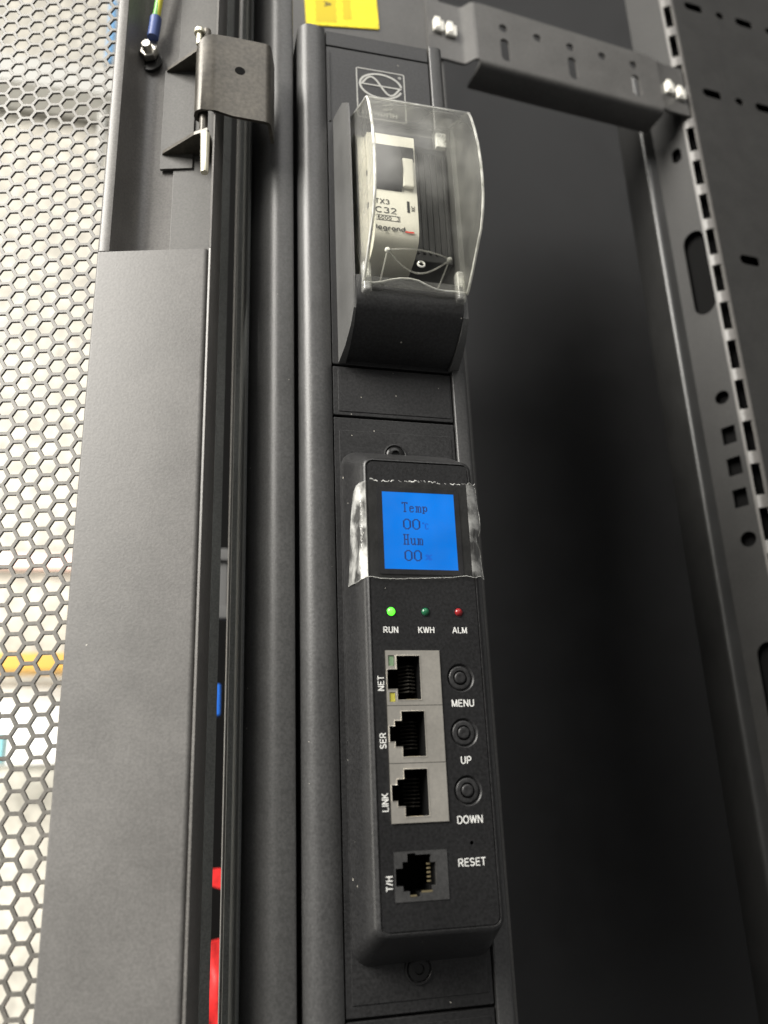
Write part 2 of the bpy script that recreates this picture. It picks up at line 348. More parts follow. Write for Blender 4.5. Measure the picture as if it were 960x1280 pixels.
# things standing in the room, out of focus
tag(MB().box(-520, -120, 1180, 1250, 104, 132, 4).build('orange_tray', 'orange'), 'orange horizontal bar seen blurred through the lower perforations', 'cable tray')
tag(MB().box(-600, -100, 1284, 1297, -34, 92, 3).build('bright_area_box', 'white'), 'white box standing in for the bright lit area behind the lower perforations', 'box')  # white colour stands in for a luminous area of unknown source
tag(MB().box(-380, -296, 1150, 1200, -36, 6, 3).build('cyan_carton', 'cyan'), 'pale cyan carton blurred behind the perforations at the left edge', 'carton')
tag(MB().box(-600, -100, 1270, 1290, 292, 320, 2).build('pink_strip', 'pink'), 'pale pink strip on the wall behind the perforated door', 'strip')
tag(MB().box(-700, -150, 1200, 1280, 1278, 1345, 4).build('grey_cable_tray', 'lightgrey'), 'light grey horizontal tray high behind the perforated door', 'cable tray')
for i, (x, z0, z1, m, lb) in enumerate([(-240, 1385, 1560, 'paleblue', 'upper blue cable bundle beside the bright door rim'), (-243, 1120, 1262, 'lightgrey', 'grey-blue pipe below the grey tray behind the door'),
                          ]):
    tag(MB().tube([(x, 1230, z0), (x + 2, 1232, (z0 + z1) / 2), (x, 1230, z1)], 9).build('hanging_cable', m), lb, 'cable')
m_ = MB(); nu, nv = 14, 24
def bagy(i, j): return 300 + 3.0 * math.sin(i * .9 + j * .45) + 2.2 * math.sin(j * .8 - i * .5) + (4 if j == nv else 0)
vs = [(-46 + 34 * i / nu, bagy(i, j), -300 + 128 * j / nv) for j in range(nv + 1) for i in range(nu + 1)]
vb = [(x, y + 5, z) for x, y, z in vs]; q = len(vs); w1 = nu + 1
fs = [(j * w1 + i, j * w1 + i + 1, (j + 1) * w1 + i + 1, (j + 1) * w1 + i) for j in range(nv) for i in range(nu)]
fs += [tuple(q + k for k in f) for f in fs]
fs += [(j * w1, (j + 1) * w1, q + (j + 1) * w1, q + j * w1) for j in range(nv)] + [(j * w1 + nu, (j + 1) * w1 + nu, q + (j + 1) * w1 + nu, q + j * w1 + nu) for j in range(nv)]
fs += [(i, i + 1, q + i + 1, q + i) for i in range(nu)] + [(nv * w1 + i, nv * w1 + i + 1, q + nv * w1 + i + 1, q + nv * w1 + i) for i in range(nu)]
tag(m_.add(vs + vb, fs).build('red_plastic_bag', 'red', smooth=50), 'larger red plastic bag low in the narrow slot beside the door', 'bag')
tag(MB().add([(-40, 300, -134), (-14, 300, -134), (-14, 300, -148), (-40, 300, -138), (-40, 306, -134), (-14, 306, -134), (-14, 306, -148), (-40, 306, -138)],
    [(0, 1, 2, 3), (4, 5, 6, 7), (0, 1, 5, 4), (1, 2, 6, 5), (2, 3, 7, 6), (3, 0, 4, 7)]).build('red_tag', 'red'), 'small red tag in the slot above the red bag', 'tag')
tag(MB().box(-37, -25.4, 298, 308, -48, -29, 1).build('blue_cable_clip', 'bluebox'), 'small bright blue clip in the narrow slot beside the door', 'clip')
tag(MB().box(-38, -14, 300, 310, 12, 20, 1).box(-38, -14, 300, 310, 50, 58, 1).box(-30, -22, 303, 310, 20, 50, 1).build('grey_connector', 'greybox'), 'dim grey connector in the slot above the blue clip', 'connector')

# ================================================================== DOOR (perforated, swung open)
A14 = R(-14); DO = (-47.5, 10.0); DE = (math.cos(A14), math.sin(A14)); DD = (-math.sin(A14), math.cos(A14))
def FD(u, d, z): return (DO[0] + u * DE[0] + d * DD[0], DO[1] + u * DE[1] + d * DD[1], z)
door = thing('perforated_door', 'grey rack door of hexagonal perforated steel with plain cover strip', 'door', FD(-60, 5, -230))
# perforated sheet: each hexagon is a real opening
PZ = 5.66; CU = PZ * 0.866; W_ = 0.46
mb = MB(FD); d0, d1 = 3.0, 3.75
ncol, nrow = 21, 100
for c in range(ncol):
    u = -38.35 - c * CU
    for r in range(nrow):
        z = -252.1 + r * PZ + (PZ / 2 if c % 2 else 0)
        ro = PZ / math.sqrt(3); ri = (PZ / 2 - W_) / 0.866
        O = [(u + ro * math.cos(R(60 * k)), z + ro * math.sin(R(60 * k))) for k in range(6)]
        I = [(u + ri * math.cos(R(60 * k)), z + ri * math.sin(R(60 * k))) for k in range(6)]
        I2 = [(u + (ri - .13) * math.cos(R(60 * k)), z + (ri - .13) * math.sin(R(60 * k))) for k in range(6)]
        vs = [(a, d0 + .12, b) for a, b in I2] + [(a, d0, b) for a, b in O] + [(a, d1, b) for a, b in I2] + [(a, d1, b) for a, b in O]
        vs += [(a, d0, b) for a, b in I]
        fs = []
        for k in range(6):
            j = (k + 1) % 6
            fs += [(24 + k, 6 + k, 6 + j, 24 + j), (k, 24 + k, 24 + j, j), (12 + k, 12 + j, 18 + j, 18 + k), (k, j, 12 + j, 12 + k)]
        mb.add(vs, fs)
mb.build('perforated_sheet', 'mesh', door, smooth=0)
# cover strip over the channel
prof = [(-37.3, 1.3), (-37.3, 0.35), (-36.95, 0.05), (-36.6, 0.0)]
prof += [(-2.6 + 1.4 * math.sin(R(a)), 1.4 - 1.4 * math.cos(R(a))) for a in range(0, 91, 15)]
prof += [(-1.2, 6), (-2.2, 6), (-2.2, 1.3)]
MB(FD).prism(prof, -260, 76.3).build('cover_plate', 'door', door)
# channel frame: bright left rim, sloping wall, floor, thin right edge
fl = [(-37.3, 2.9), (-37.3, 0.5), (-36.9, 0.05), (-36.4, -0.1), (-34.2, -0.1), (-33.5, 0.1), (-33.2, 0.6)]
fl += [(-32.6, 3.0), (-31.0, 7.5), (-29.0, 10.3), (-26.5, 11.8), (-24, 12.2)]
fl += [(-0.8, 12.2), (-0.8, 0.1), (-0.6, -0.15), (-0.1, -0.15), (0.1, 0.1), (0.1, 14), (-24, 14), (-30.5, 12.4), (-33.5, 8), (-35.2, 2.9)]
MB(FD).prism(fl, 76.6, 320).build('channel_frame', 'rim', door)
MB(FD).prism([(-0.9, 14), (-0.9, 0.1), (-0.6, -0.15), (-0.1, -0.15), (0.1, 0.1), (0.1, 14)], -260, 76.4).build('edge_strip', 'rim', door)
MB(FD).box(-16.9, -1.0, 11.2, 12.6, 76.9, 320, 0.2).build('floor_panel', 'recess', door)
# hinge bracket in the channel: base plate, two tabs, pin
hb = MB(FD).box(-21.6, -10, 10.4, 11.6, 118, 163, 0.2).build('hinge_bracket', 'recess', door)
for z in (162.0, 124.0):
    pr = [(-21.4, 11.3), (-20.6, 9.6), (-7.6, 1.2), (-2.6, -0.6), (-2.2, 3.5), (-2.2, 11.3)]
    n = len(pr)
    MB(FD).add([(p[0], p[1], z) for p in pr] + [(p[0], p[1], z + 1.3) for p in pr], [tuple(range(n)), tuple(range(n, 2 * n))] + [(i, (i + 1) % n, n + (i + 1) % n, n + i) for i in range(n)]).build('tab', 'hinge', hb, smooth=0)
pn = MB(FD).tube([(-4.6, 2.0, 124), (-4.6, 2.0, 172)], 1.5, 14).build('hinge_pin', 'hinge', door)
MB(FD).tube([(-3.6, 1.0, 123.8), (-3.6, 1.0, 122), (-3.5, 1.0, 113), (-3.4, 1.0, 108.2), (-3.4, 1, 107.6)], 1.75, 14, 1.25).build('pin_tip', 'pin', pn)
MB(FD).tube([(-7.0, 0.6, 164), (-7.0, 0.6, 169.2)], 1.0, 12).tube([(-7.0, 0.6, 169.2), (-7.0, .6, 170), (-7.0, 0.6, 170.6)], 1.9, 14).build('pin_head', 'pin', pn)
# earth bolt
def FB(x, y, z): return FD(-27.5 + x, y, 169.5 + z)
bo = MB(FB).lathe((0, 9.8, -2), [(0.05, 0), (4.6, 0), (4.7, .3), (4.7, 1.2), (4.6, 1.4)], 28).build('earth_bolt', 'screw', door)
def hexpts(r, rot=0): return [(r * math.cos(R(60 * k + rot)), r * math.sin(R(60 * k + rot))) for k in range(6)]
m_ = MB(FB); m_.loops([[(a, y, b) for a, b in hexpts(r, 12)] for r, y in ((3.0, 9.6), (3.35, 9.3), (3.35, 6.9), (3.0, 6.6))]); m_.build('nut', 'zinc', bo, smooth=20)
MB(FB).lathe((0, 4.0, 0), [(0.05, 0), (1.55, 0), (1.8, .3), (1.8, 3.0)], 20).build('stud', 'zinc', bo)
# earth wire with its blue crimp
ew = thing('earth_wire', 'green and yellow earth wire with blue crimp on the door bolt', 'wire', FD(-25.0, 7, 178))
wp = [FD(-25.3, 6.6, 183.6), FD(-24.7, 6.4, 188), FD(-23.9, 6, 196), FD(-22.9, 5.2, 208), FD(-21.6, 4, 226), FD(-20, 3, 250)]
MB().tube(wp, 1.45, 14).build('insulation', 'wire', ew)
MB().tube([FD(-26.0, 7.0, 175.2), FD(-25.8, 6.9, 177), FD(-25.3, 6.7, 182), FD(-25.2, 6.6, 184.2)], 2.15, 16).build('crimp_sleeve', 'blue', ew)
MB(FB).box(-2.2, 2.8, 8.4, 9.3, 0.5, 7, 0.2).build('ring_lug', 'zinc', ew)

# ================================================================== LEFT RACK POST
post = thing('rack_post', 'black rounded rack upright between the door and the power strip', 'post', (-24, 45, -260))
pf = [(-18.3, 62), (-18.3, 24.2), (-18.6, 23.4), (-19.3, 23.1)]
pf += [(-22.7 - 5.6 * math.sin(R(a)), 28.6 - 5.6 * math.cos(R(a))) for a in range(0, 64, 9)]
pf += [(-30.4, 29.6), (-33.0, 34.5), (-33.0, 62)]
MB().prism(pf, -260, 262).build('column', 'post', post)
MB().prism([(-33.1, 45), (-33.3, 40), (-33.3, 28.6), (-33.5, 28.2), (-34.0, 28.2), (-34.2, 28.6), (-34.2, 57.2), (-35.9, 57.2), (-35.9, 59), (-33.1, 59)], -260, 262).build('seal_channel', 'dark', post)
MB().prism([(-39.6, 57.2), (-39.6, 59.4), (-75, 59.4), (-75, 57.2)], -260, 262).build('slot_flange', 'dark', post)
# hinge leaf wrapped round the pin and running onto the post
lp = []
for a in range(200, -100, -15): lp.append((-4.6 + 3.3 * math.cos(R(a + 90)), 2.0 + 3.3 * math.sin(R(a + 90)) * 1.0))
pcx, pcd = -4.6, 2.2
outer = [(pcx + 3.5 * math.cos(R(a)), pcd + 3.5 * math.sin(R(a))) for a in range(110, 271, 12)]
inner = [(pcx + 2.3 * math.cos(R(a)), pcd + 2.3 * math.sin(R(a))) for a in range(270, 109, -12)]
path_o = outer + [(-2.0, -1.5), (0, -1.2), (6, 0.3), (12, 2.0), (16.5, 3.3), (18.0, 4.0), (18.6, 5.2), (18.6, 14)]
path_i = [(17.4, 14), (17.4, 5.6), (16.9, 4.9), (16, 4.5), (12, 3.2), (6, 1.5), (0, 0), (-2.0, -0.3)] + inner
prof = path_o + path_i
z_lo = lambda u: 132.8 - min(2.0, max(0, (u + 1)) * 0.6)
z_hi = lambda u: 166.5 - max(0, -(u + 4)) * 1.0
m_ = MB(FD); n = len(prof)
tri = tessellate_polygon([[Vector((p[0], p[1], 0)) for p in prof]])
m_.add([(p[0], p[1], z_lo(p[0])) for p in prof] + [(p[0], p[1], z_hi(p[0])) for p in prof],
       [(i, (i + 1) % n, n + (i + 1) % n, n + i) for i in range(n)] + [tuple(t) for t in tri] + [tuple(n + i for i in t) for t in tri])
leaf = m_.build('hinge_leaf', 'hinge', post)
MB(lambda x, y, z: FD(8.0 + x, 0.80 + y + x * .27, 151.5 + z)).lathe((0, 0, 0), [(0.02, 0.0), (1.2, 0.0), (1.75, 0.0), (1.8, .3)], 20).build('hole_shade_disc', 'cavity', leaf)  # flat black disc paints the shade inside a hole

# ================================================================== BACK MOUNTING PLATE, BRACKET, RAIL (rack frame turned 5 degrees)
A5 = R(5.0); RO = (230.8, 110.0)
def FR(u, d, z): return (RO[0] + u * math.cos(A5) - d * math.sin(A5), RO[1] + u * math.sin(A5) + d * math.cos(A5), z)
mp = MB(FR).box(-266, -156, 6, 8, -260, 420, 0.4).build('mounting_plate', 'steel_dark')
tag(mp, 'dark grey mounting plate behind the top of the power strip', 'plate')
# yellow sticker
ys = thing('yellow_sticker', 'bright yellow rectangular warning sticker above the power strip', 'sticker', FR(-213, 5.8, 273))
def FY(x, y, z): return FR(-232.5 + x * math.cos(R(14)) - z * math.sin(R(2)), y, 279.4 + x * math.sin(R(14)) + z)
MB(FY).box(0, 41, 5.3, 5.6, 0, 42, 0.1).build('sticker_sheet', 'yellow', ys)
MB(FY).add([(5.5, 5.22, 2.4), (17, 5.22, 2.4), (17, 5.22, 30), (5.5, 5.22, 30)], [(0, 1, 2, 3)]).build('print_field', 'yellow_dark', ys)
MB(FY).add([(20.8, 5.22, 5), (25.5, 5.22, 5), (25.5, 5.22, 30), (20.8, 5.22, 30)], [(0, 1, 2, 3)]).build('print_field', 'yellow_dark', ys)
text('A', 4.0, 12.4, 5.15, 14.6, 'print_dark', ys, rot=-90, f=FY)

br = thing('mounting_bracket', 'dark steel bracket with round and slotted holes reaching to the rail', 'bracket', FR(-85, 0, 263))
holes = [circle(-121 + 21.4 * k, 306.6, 2.75, 16) for k in range(5)] + [stadium(-121 + 42.8 * k, 291.0, 16, 2.9) for k in range(3)]
MB(FR).sheet([(-138, 279.5), (-18, 279.5), (-18, 316), (-24, 317.5), (-134, 320.5), (-138, 320)], holes, -1.2, 0.4).build('face', 'steel_dark', br)
# rounded lower edge and the flange turned back under it
fp = [(-1.2, 279.5), (-1.1, 278.3), (-0.5, 277.2), (0.8, 276.6), (13, 276.2), (13, 274.8), (0.4, 275.2), (-1.4, 276.2), (-2.4, 277.8), (-2.6, 279.5)]
m_ = MB(FR); fp2 = [(-1.2, 279.5), (0.4, 279.5), (0.6, 278.4), (1.4, 277.6), (16, 277.3), (16, 275.8), (1.0, 276.0), (-0.4, 276.9), (-1.1, 278.2)]
m_.prism(fp2, -137.5, -18.5, 'x').build('flange', 'steel_dark', br)
# joggled end tabs that lie on the plate and on the rail
def tab(u0, u1, z0, z1, sgn):
    pts = [(u0, 0.4 if sgn > 0 else 5.6), (u1, 5.6 if sgn > 0 else 0.4)]
    return pts
for (ua, da, ub, db, uc) in ((-137.9, -1.2, -145.5, 4.2, -165), (-18.1, -1.2, -13.5, -0.2, 1.0)):
    t = 1.6
    pr = [(ua, da), (ua + (ub - ua) * .25, da + .4), (ub - (ub - ua) * .25, db - .4), (ub, db), (uc, db), (uc, db + t), (ub, db + t), (ub - (ub - ua) * .25, db + t - .4), (ua + (ub - ua) * .25, da + t + .4), (ua, da + t)]
    MB(FR).prism(pr, 279.6, 320 if ua < -100 else 315.5).build('end_tab', 'steel_dark', br)
# white clips pressed through both tabs
for (u, z, dd, lb) in ((-158.8, 300.5, 4.1, 'left clip of the white pair at the bracket end nearest the power strip'), (-151.4, 299.4, 4.1, 'right clip of the white pair at the bracket end nearest the power strip'),
                   (-11.8, 296.0, -0.3, 'left clip of the white pair on the rail end of the bracket'), (-4.4, 293.6, -0.3, 'right clip of the white pair on the rail end of the bracket')):
    c = MB(FR).box(u - 3.0, u + 3.0, dd - 2.2, dd - .1, z - 3.8, z + 3.4, 0.5, 2).box(u - 2.6, u + 0.6, dd - 2.9, dd - 2.0, z - 2.8, z + 4.4, 0.3).build('plastic_clip', 'clip')
    tag(c, lb, 'clip', 'white clips on the bracket ends')

rail = thing('slotted_rail', 'dark perforated rack rail with square holes and a slotted corner fold', 'rail', FR(5, 10, -260))
# front face with rows of slots (right of the fold)
hs = []
for zr, ph in ((372.5, 21), (302.5, 21.8), (183, 24.2), (64, 24.2), (-55, 24.2)):
    for k in range(3):
        hs.append(stadium(ph + 40 * k, zr, 14.5, 3.1, False)); hs.append(circle(ph + 20.6 + 40 * k, zr, 2.7, 14, 1.25))
MB(FR).sheet(rect(4.6, 150, -260, 420), hs, 0, 0.9).build('front_face', 'rail', rail)
# side face (left of the fold) running back
A66 = R(-64.0)
def FS(s, d, z): return (RO[0] + s * math.cos(A66) - d * math.sin(A66), RO[1] + s * math.sin(A66) + d * math.cos(A66), z)
hs = [stadium(-11.0, 176.9, 54, 6.4), stadium(-11.6, 258.5, 10, 3.0, True)]
for base in (0, -160, 160):
    for z in (76.5, 58.8, 41.3): hs.append(rect(-15, -7.4, z - 4.9 + base, z + 4.9 + base))
    hs.append(circle(-11.2, 98.4 + base, 4.0, 18, 1.0, .95)); hs.append(circle(-11.1, 19.0 + base, 4.2, 18, 1.0, .95))
hs = [h for h in hs if max(p[1] for p in h) < 400 and min(p[1] for p in h) > -250]
hs = [h for i, h in enumerate(hs) if not (i > 1 and 145 < sum(p[1] for p in h) / len(h) < 270)]
hs += [stadium(-11, -60, 54, 6.4)]
hs = [h for i, h in enumerate(hs) if not (i > 1 and i < len(hs) - 1 and -95 < sum(p[1] for p in h) / len(h) < -30)]
MB(FS).sheet(rect(-27, -4.6, -260, 420), hs, 0, 0.9).build('side_face', 'rail', rail)
MB().prism([FS(-26.5, 4.5, 0)[:2], FS(-6, 4.5, 0)[:2], FR(8, 6, 0)[:2], FR(149.5, 6, 0)[:2], FR(149.5, 40, 0)[:2], FS(-26.5, 12, 0)[:2]], -259, 419).build('dark_core_liner', 'cavity', rail)  # black liner added so the holes look as dark as shade
# the rounded fold with its row of slots: bridges and slot edges are solid strips, paler to paint in their glints
Pa = FS(-4.6, 0, 0); Pb = FR(4.6, 0, 0); Pc = FS(0, 0, 0)
arc = []
for k in range(7):
    t = k / 6; arc.append(((1 - t) ** 2 * Pa[0] + 2 * t * (1 - t) * Pc[0] + t * t * Pb[0], (1 - t) ** 2 * Pa[1] + 2 * t * (1 - t) * Pc[1] + t * t * Pb[1]))
ctr = ((Pa[0] + Pb[0]) / 2 + .6, (Pa[1] + Pb[1]) / 2 + 3)
def inn(p, t=0.9):
    v = Vector((ctr[0] - p[0], ctr[1] - p[1])).normalized(); return (p[0] + v.x * t, p[1] + v.y * t)
m_ = MB()
for a, b in ((0, 1), (5, 6)):
    pts = arc[a:b + 1]; m_.prism(pts + [inn(p) for p in reversed(pts)], -260, 420)
m_.build('fold_edge', 'rim', rail)
zb = [36.8 + 23.9 * k for k in range(-12, 17)]
pts = arc[1:6]
for z in zb:
    MB().prism(pts + [inn(p) for p in reversed(pts)], z - 3.4, z + 3.4).build('fold_bridge', 'clip' if False else 'rim', rail)

# inner post to the left of the rail: bright rounded corner
ip = thing('inner_frame_post', 'dark inner frame post with a bright rounded edge left of the rail', 'post', (217, 140, -300))
pr = [(226, 132.0), (215.2, 132.0)] + [(215.2 - 2.6 * math.sin(R(a)), 134.6 - 2.6 * math.cos(R(a))) for a in range(10, 91, 10)] + [(212.6, 155.2), (213.0, 155.8), (214, 156), (214, 137), (216, 133.8), (226, 133.8)]
MB().prism(pr, -420, 335).build('post_shell', 'inner', ip)

# ================================================================== POWER DISTRIBUTION UNIT
pdu = thing('power_distribution_unit', 'black vertical power strip with breaker box and blue display module', 'power strip', (12, 45, -260))
# extruded body: rounded left lip, panel bed, right lip
pf = [(-16.8, 74), (-16.8, 26)]
pf += [(-12.0 - 4.8 * math.cos(R(a)), 23.2 - 4.8 * math.sin(R(a))) for a in range(0, 91, 9)]
pf += [(-10, 18.5), (-8.3, 18.9), (-6.9, 19.5), (-6.3, 19.9), (-6.3, 23), (36.3, 23), (36.3, 19.3), (36.6, 19.0), (40.2, 19.0), (41.2, 19.4), (41.8, 20.4), (41.8, 74)]
MB().prism(pf, -260, 191).build('body', 'body', pdu)
def panel(z0, z1, name='panel', ridge=True):
    p = MB().box(-5.9, 35.9, 20.1, 22.8, z0, z1, 0.35).build(name, 'panel', pdu)
    return p
panel(183.6, 190.8, 'end_cap')
lpn = panel(43.2, 183.0, 'top_panel')
bp = panel(24.3, 42.4, 'blank_panel')
MB().box(-4.2, 35.2, 19.85, 21, 25.6, 41.4, 0.25).build('raised_field', 'panel', bp)
mpn = panel(-151.4, 23.5, 'module_panel')
MB().box(-4.2, 34.6, 19.8, 21, -148.4, 18.8, 0.25).build('raised_field', 'panel', mpn)
lo = panel(-258, -152.2, 'lower_panel')
MB().box(-4.2, 34.6, 19.85, 21, -256, -154, 0.25).build('raised_field', 'panel', lo)
# thin ridge beside the top panel
MB().box(-5.2, -4.5, 19.6, 20.4, 146, 180, 0.2).build('trim_bead', 'panel', lpn)
# module screws
for z in (10.6, -140.9):
    s = MB().lathe((14.5, 18.6, z), [(0.05, 0.9), (1.2, 0.8), (1.4, 0.1), (2.3, 0.1), (3.0, 0.6), (3.1, 1.2)], 26).build('screw', 'screw', pdu)
    MB().lathe((14.5, 19.0, z), [(3.3, 0.4), (3.6, 0.1), (3.9, 0.2), (4.0, 0.7)], 28).build('washer_ring', 'panel', s)
# emblem printed on the top panel
em = MB().ribbon(rrect(6.0, 25.2, 150.5, 174.6, 0.6, 3), 0.45, 19.95, True).build('emblem', 'inkgrey', pdu)
el = [(15.6 + 8.4 * math.cos(R(a)), 167.0 + 5.9 * math.sin(R(a))) for a in range(8, 352, 8)]
MB().ribbon(el, 0.85, 19.93).build('oval_line', 'inkgrey', em)
sw = [(8.0 + 15.2 * t / 40, 167.0 + 4.0 * math.sin(2 * math.pi * t / 40)) for t in range(41)]
MB().ribbon(sw, 0.8, 19.9).build('wave_line', 'inkgrey', em)
MB().ribbon([(7.6, 167.0), (24.0, 167.0)], 0.6, 19.87).build('centre_line', 'inkgrey', em)
MB().ribbon(circle(23.4, 172.6, 0.45, 12), 0.35, 19.92, True).build('mark_dot', 'inkgrey', em)
MB().ribbon([(9, 158.6), (13.5, 158.6), (15, 159.2)], 0.7, 19.92).ribbon([(15.5, 160.2), (19, 160.2), (19.8, 158.6), (16.5, 157.6), (19.8, 156.2), (16, 155.4)], 0.7, 19.92).build('mark_stroke', 'inkgrey', em)
for i, x in enumerate((8, 10.4, 12.8, 15.2, 17.6, 20.0)):
    MB().ribbon([(x, 152.2), (x, 154.3)], 0.45, 19.92).ribbon([(x + .1, (152.4, 154.1, 153.2)[i % 3]), (x + 1.3, (152.4, 154.1, 153.2)[i % 3])], 0.4, 19.91).ribbon([(x + 1.4, 152.2), (x + 1.4, 154.3)], 0.45, 19.92).build('mark_stroke', 'inkgrey', em)

# ---- breaker box: side cheeks, recessed floor, lower block
def cheek(mbx, x0, x1, sgn):
    outl = [(20.3, 147), (14, 145.5), (8, 143.5), (2.5, 138.5), (1.6, 134), (1.3, 110), (1.3, 62), (1.6, 54), (5, 49.8), (12, 45.8), (20.3, 43.6)]
    n = len(outl); vs = []
    for p in outl: vs.append((x0 - sgn * 0.09 * p[0], p[0], p[1]))
    for p in outl: vs.append((x1, p[0], p[1]))
    tri = tessellate_polygon([[Vector((p[0], p[1], 0)) for p in outl]])
    mbx.add(vs, [tuple(t) for t in tri] + [tuple(n + i for i in t) for t in tri] + [(i, (i + 1) % n, n + (i + 1) % n, n + i) for i in range(n)])
bx = MB().prism([(21.4, 143.5), (19.6, 143.5), (19.6, 72), (3, 66.5), (0.6, 66), (0.2, 65), (0.0, 58), (0.4, 55.4), (1.8, 53.6), (5.5, 50.6), (12.5, 46.4), (21.4, 44.4)], -1.3, 35.2, 'x').build('breaker_box', 'housing', pdu)
m_ = MB(); cheek(m_, -2.0, -1.4, 1); m_.build('cheek', 'flank', bx, smooth=25)
m_ = MB(); cheek(m_, 37.0, 35.3, -1); m_.build('cheek', 'flank', bx, smooth=25)

# ---- clear breaker cover
CP = [(-1.0, 61.6), (-2.2, 62.2), (-4.5, 63.8), (-8, 66.6), (-11, 69.4), (-14.4, 72.8), (-17.5, 75.6), (-20.0, 79.6), (-21.6, 85), (-22.2, 91), (-22.1, 98), (-21.2, 106), (-19.4, 114), (-17.4, 120.0), (-16.2, 123.0), (-15.0, 124.4), (-12.5, 125.8)]
CT = [(0, 133.0), (16, 142.0)]
cx0, cx1 = 0.4, 36.4
cov_p = CP + CT
m_ = MB(); n = len(cov_p)
m_.add([(cx0, p[0], p[1]) for p in cov_p] + [(cx1, p[0], p[1]) for p in cov_p], [(i, i + 1, n + i + 1, n + i) for i in range(n - 1)])
cover = m_.build('breaker_cover', 'clear', pdu, smooth=60)
md = cover.modifiers.new('thickness', 'SOLIDIFY'); md.thickness = 0.0011; md.offset = 0
for x in (cx0 + .5, cx1 - .5):
    pl = cov_p + [(12.2, 100)]
    tri = tessellate_polygon([[Vector((p[0], p[1], 0)) for p in pl]])
    MB().prism(pl, x - .45, x + .45, 'x').build('side_wall', 'clear', cover, smooth=30)
for x in (cx0 + .2, cx1 - .2):
    MB().tube([(x, p[0], p[1]) for p in CP], 0.5, 8).build('glint_rim', 'clear_rim', cover)  # whitish tubes stand in for glints along the curved edges
MB().tube([(cx0 + .3, -14.9, 124.5), (cx1 - .3, -14.9, 124.5)], 0.34, 8).build('top_edge', 'clear_rim', cover)
for x in (cx0 + .3, cx1 - .3): MB().tube([(x, -14.6, 124.8), (x, 0, 133.2), (x, 13.6, 141)], 0.26, 8).build('top_edge', 'clear_rim', cover)
lowe = [(1.2, -1.6, 61.8), (4, -1.9, 61.7), (6.5, -2.2, 62.1), (9.5, -2.6, 63.0), (12.8, -2.9, 63.7), (16, -3.0, 63.9), (19, -2.9, 63.5), (22, -2.5, 62.4), (25, -2.2, 61.5), (28, -1.9, 61.4), (31, -1.7, 61.7), (35.8, -1.4, 61.9)]
MB().tube(lowe, 0.32, 8).build('lower_edge', 'clear_rim', cover)
# finger lug: lens-shaped recess with a ring boss and two ribs
MB().tube([(7.3 + 21.3 * t / 20, -8.3 - 1.0 * math.sin(math.pi * t / 20), 70.1 - .8 * t / 20 + 1.0 * math.sin(math.pi * t / 20)) for t in range(21)], 0.26, 8).build('lug_rib', 'clear_tab', cover)
MB().tube([(7.3 + 21.3 * t / 20, -8.3 + 3.6 * math.sin(math.pi * t / 20), 70.1 - .8 * t / 20 - 4.6 * math.sin(math.pi * t / 20)) for t in range(21)], 0.30, 8).build('lug_rib', 'clear_tab', cover)
for q0, q1 in (((7.3, -8.3, 70.1), (6.0, -2.4, 62.2)), ((28.2, -8.2, 69.2), (25.6, -2.4, 61.7))):
    MB().tube([q0, q1], 0.26, 8).build('lug_rib', 'clear_tab', cover)
    MB().lathe((q0[0], q0[1] - .3, q0[2]), [(0.02, -.5), (.6, -.4), (.9, 0), (.9, .6)], 14).build('lug_bead', 'clear_rim', cover)
MB().tube([(18.6 + 1.15 * math.cos(R(a)), -7.6 + .25 * math.sin(R(a)), 66.6 + 1.15 * math.sin(R(a))) for a in range(0, 361, 24)], 0.36, 8).build('ring_boss', 'clear_rim', cover)
for x in (1.8, 34.0):
    MB().box(x - 1.55, x + 1.55, -2.6, 1.2, 58.2, 69.8, 1.1, 3).build('hinge_tab', 'clear_tab', cover)
MB().box(31.4, 35.6, 5.0, 7.0, 127.5, 134, 0.5).build('catch', 'clear_rim', cover)

# ribbed filler module closing the rest of the box
fm_ = MB().box(20.4, 34.6, 5.0, 19.4, 77, 126, 0.6).build('filler_module', 'toggle', bx)
for k in range(6):
    MB().box(21.6 + k * 2.2, 22.6 + k * 2.2, 4.4, 5.3, 80, 123, 0.25).build('rib', 'toggle', fm_)

# ---- circuit breaker inside
cb = thing('circuit_breaker', 'ivory single-pole circuit breaker behind the clear cover', 'circuit breaker', (11, 14, 72))
bprof = [(19.4, 128), (6, 128), (5.4, 127), (2, 126.2), (1, 125), (-2.5, 122), (-3.6, 121), (-4, 120), (-4, 85), (-3.8, 81), (-2.8, 78.6), (-0.5, 76.8), (3, 75.6), (8, 74.6), (19.4, 74)]
MB().prism(bprof, 4.6, 19.8, 'x').build('case', 'breaker', cb, smooth=35)
MB().prism([(19.3, 131), (9, 131), (5, 126), (4.2, 120), (4.2, 78), (6, 72), (10, 68), (19.3, 67)], 1.5, 4.5, 'x').build('side_housing', 'breaker', cb, smooth=35)
MB().prism([(-3.8, 116.0), (-4.6, 115.6), (-5.6, 112), (-6, 106), (-5.4, 100), (-4.6, 97.6), (-3.8, 97)], 5.1, 14.4, 'x').build('toggle', 'toggle', cb, smooth=35)
MB().box(14.6, 18.8, -5.6, -3.9, 98.5, 110.5, 0.7).build('side_ridge', 'breaker', cb)
MB().box(14.0, 19.3, -4.4, -3.8, 110.2, 116.0, 0.1).build('dark_window', 'toggle', cb)
for z in (96.5, 110): MB().tube([(4.4, 4, z), (4.58, 4, z)], 1.1, 12).build('side_rivet', 'print_dark', cb)
text('TX3', 1.9, 7.4, -4.1, 92.3, 'print_dark', cb, sx=1.15)
text('C32', 2.3, 8.6, -4.1, 88.9, 'print_dark', cb, sx=1.35)
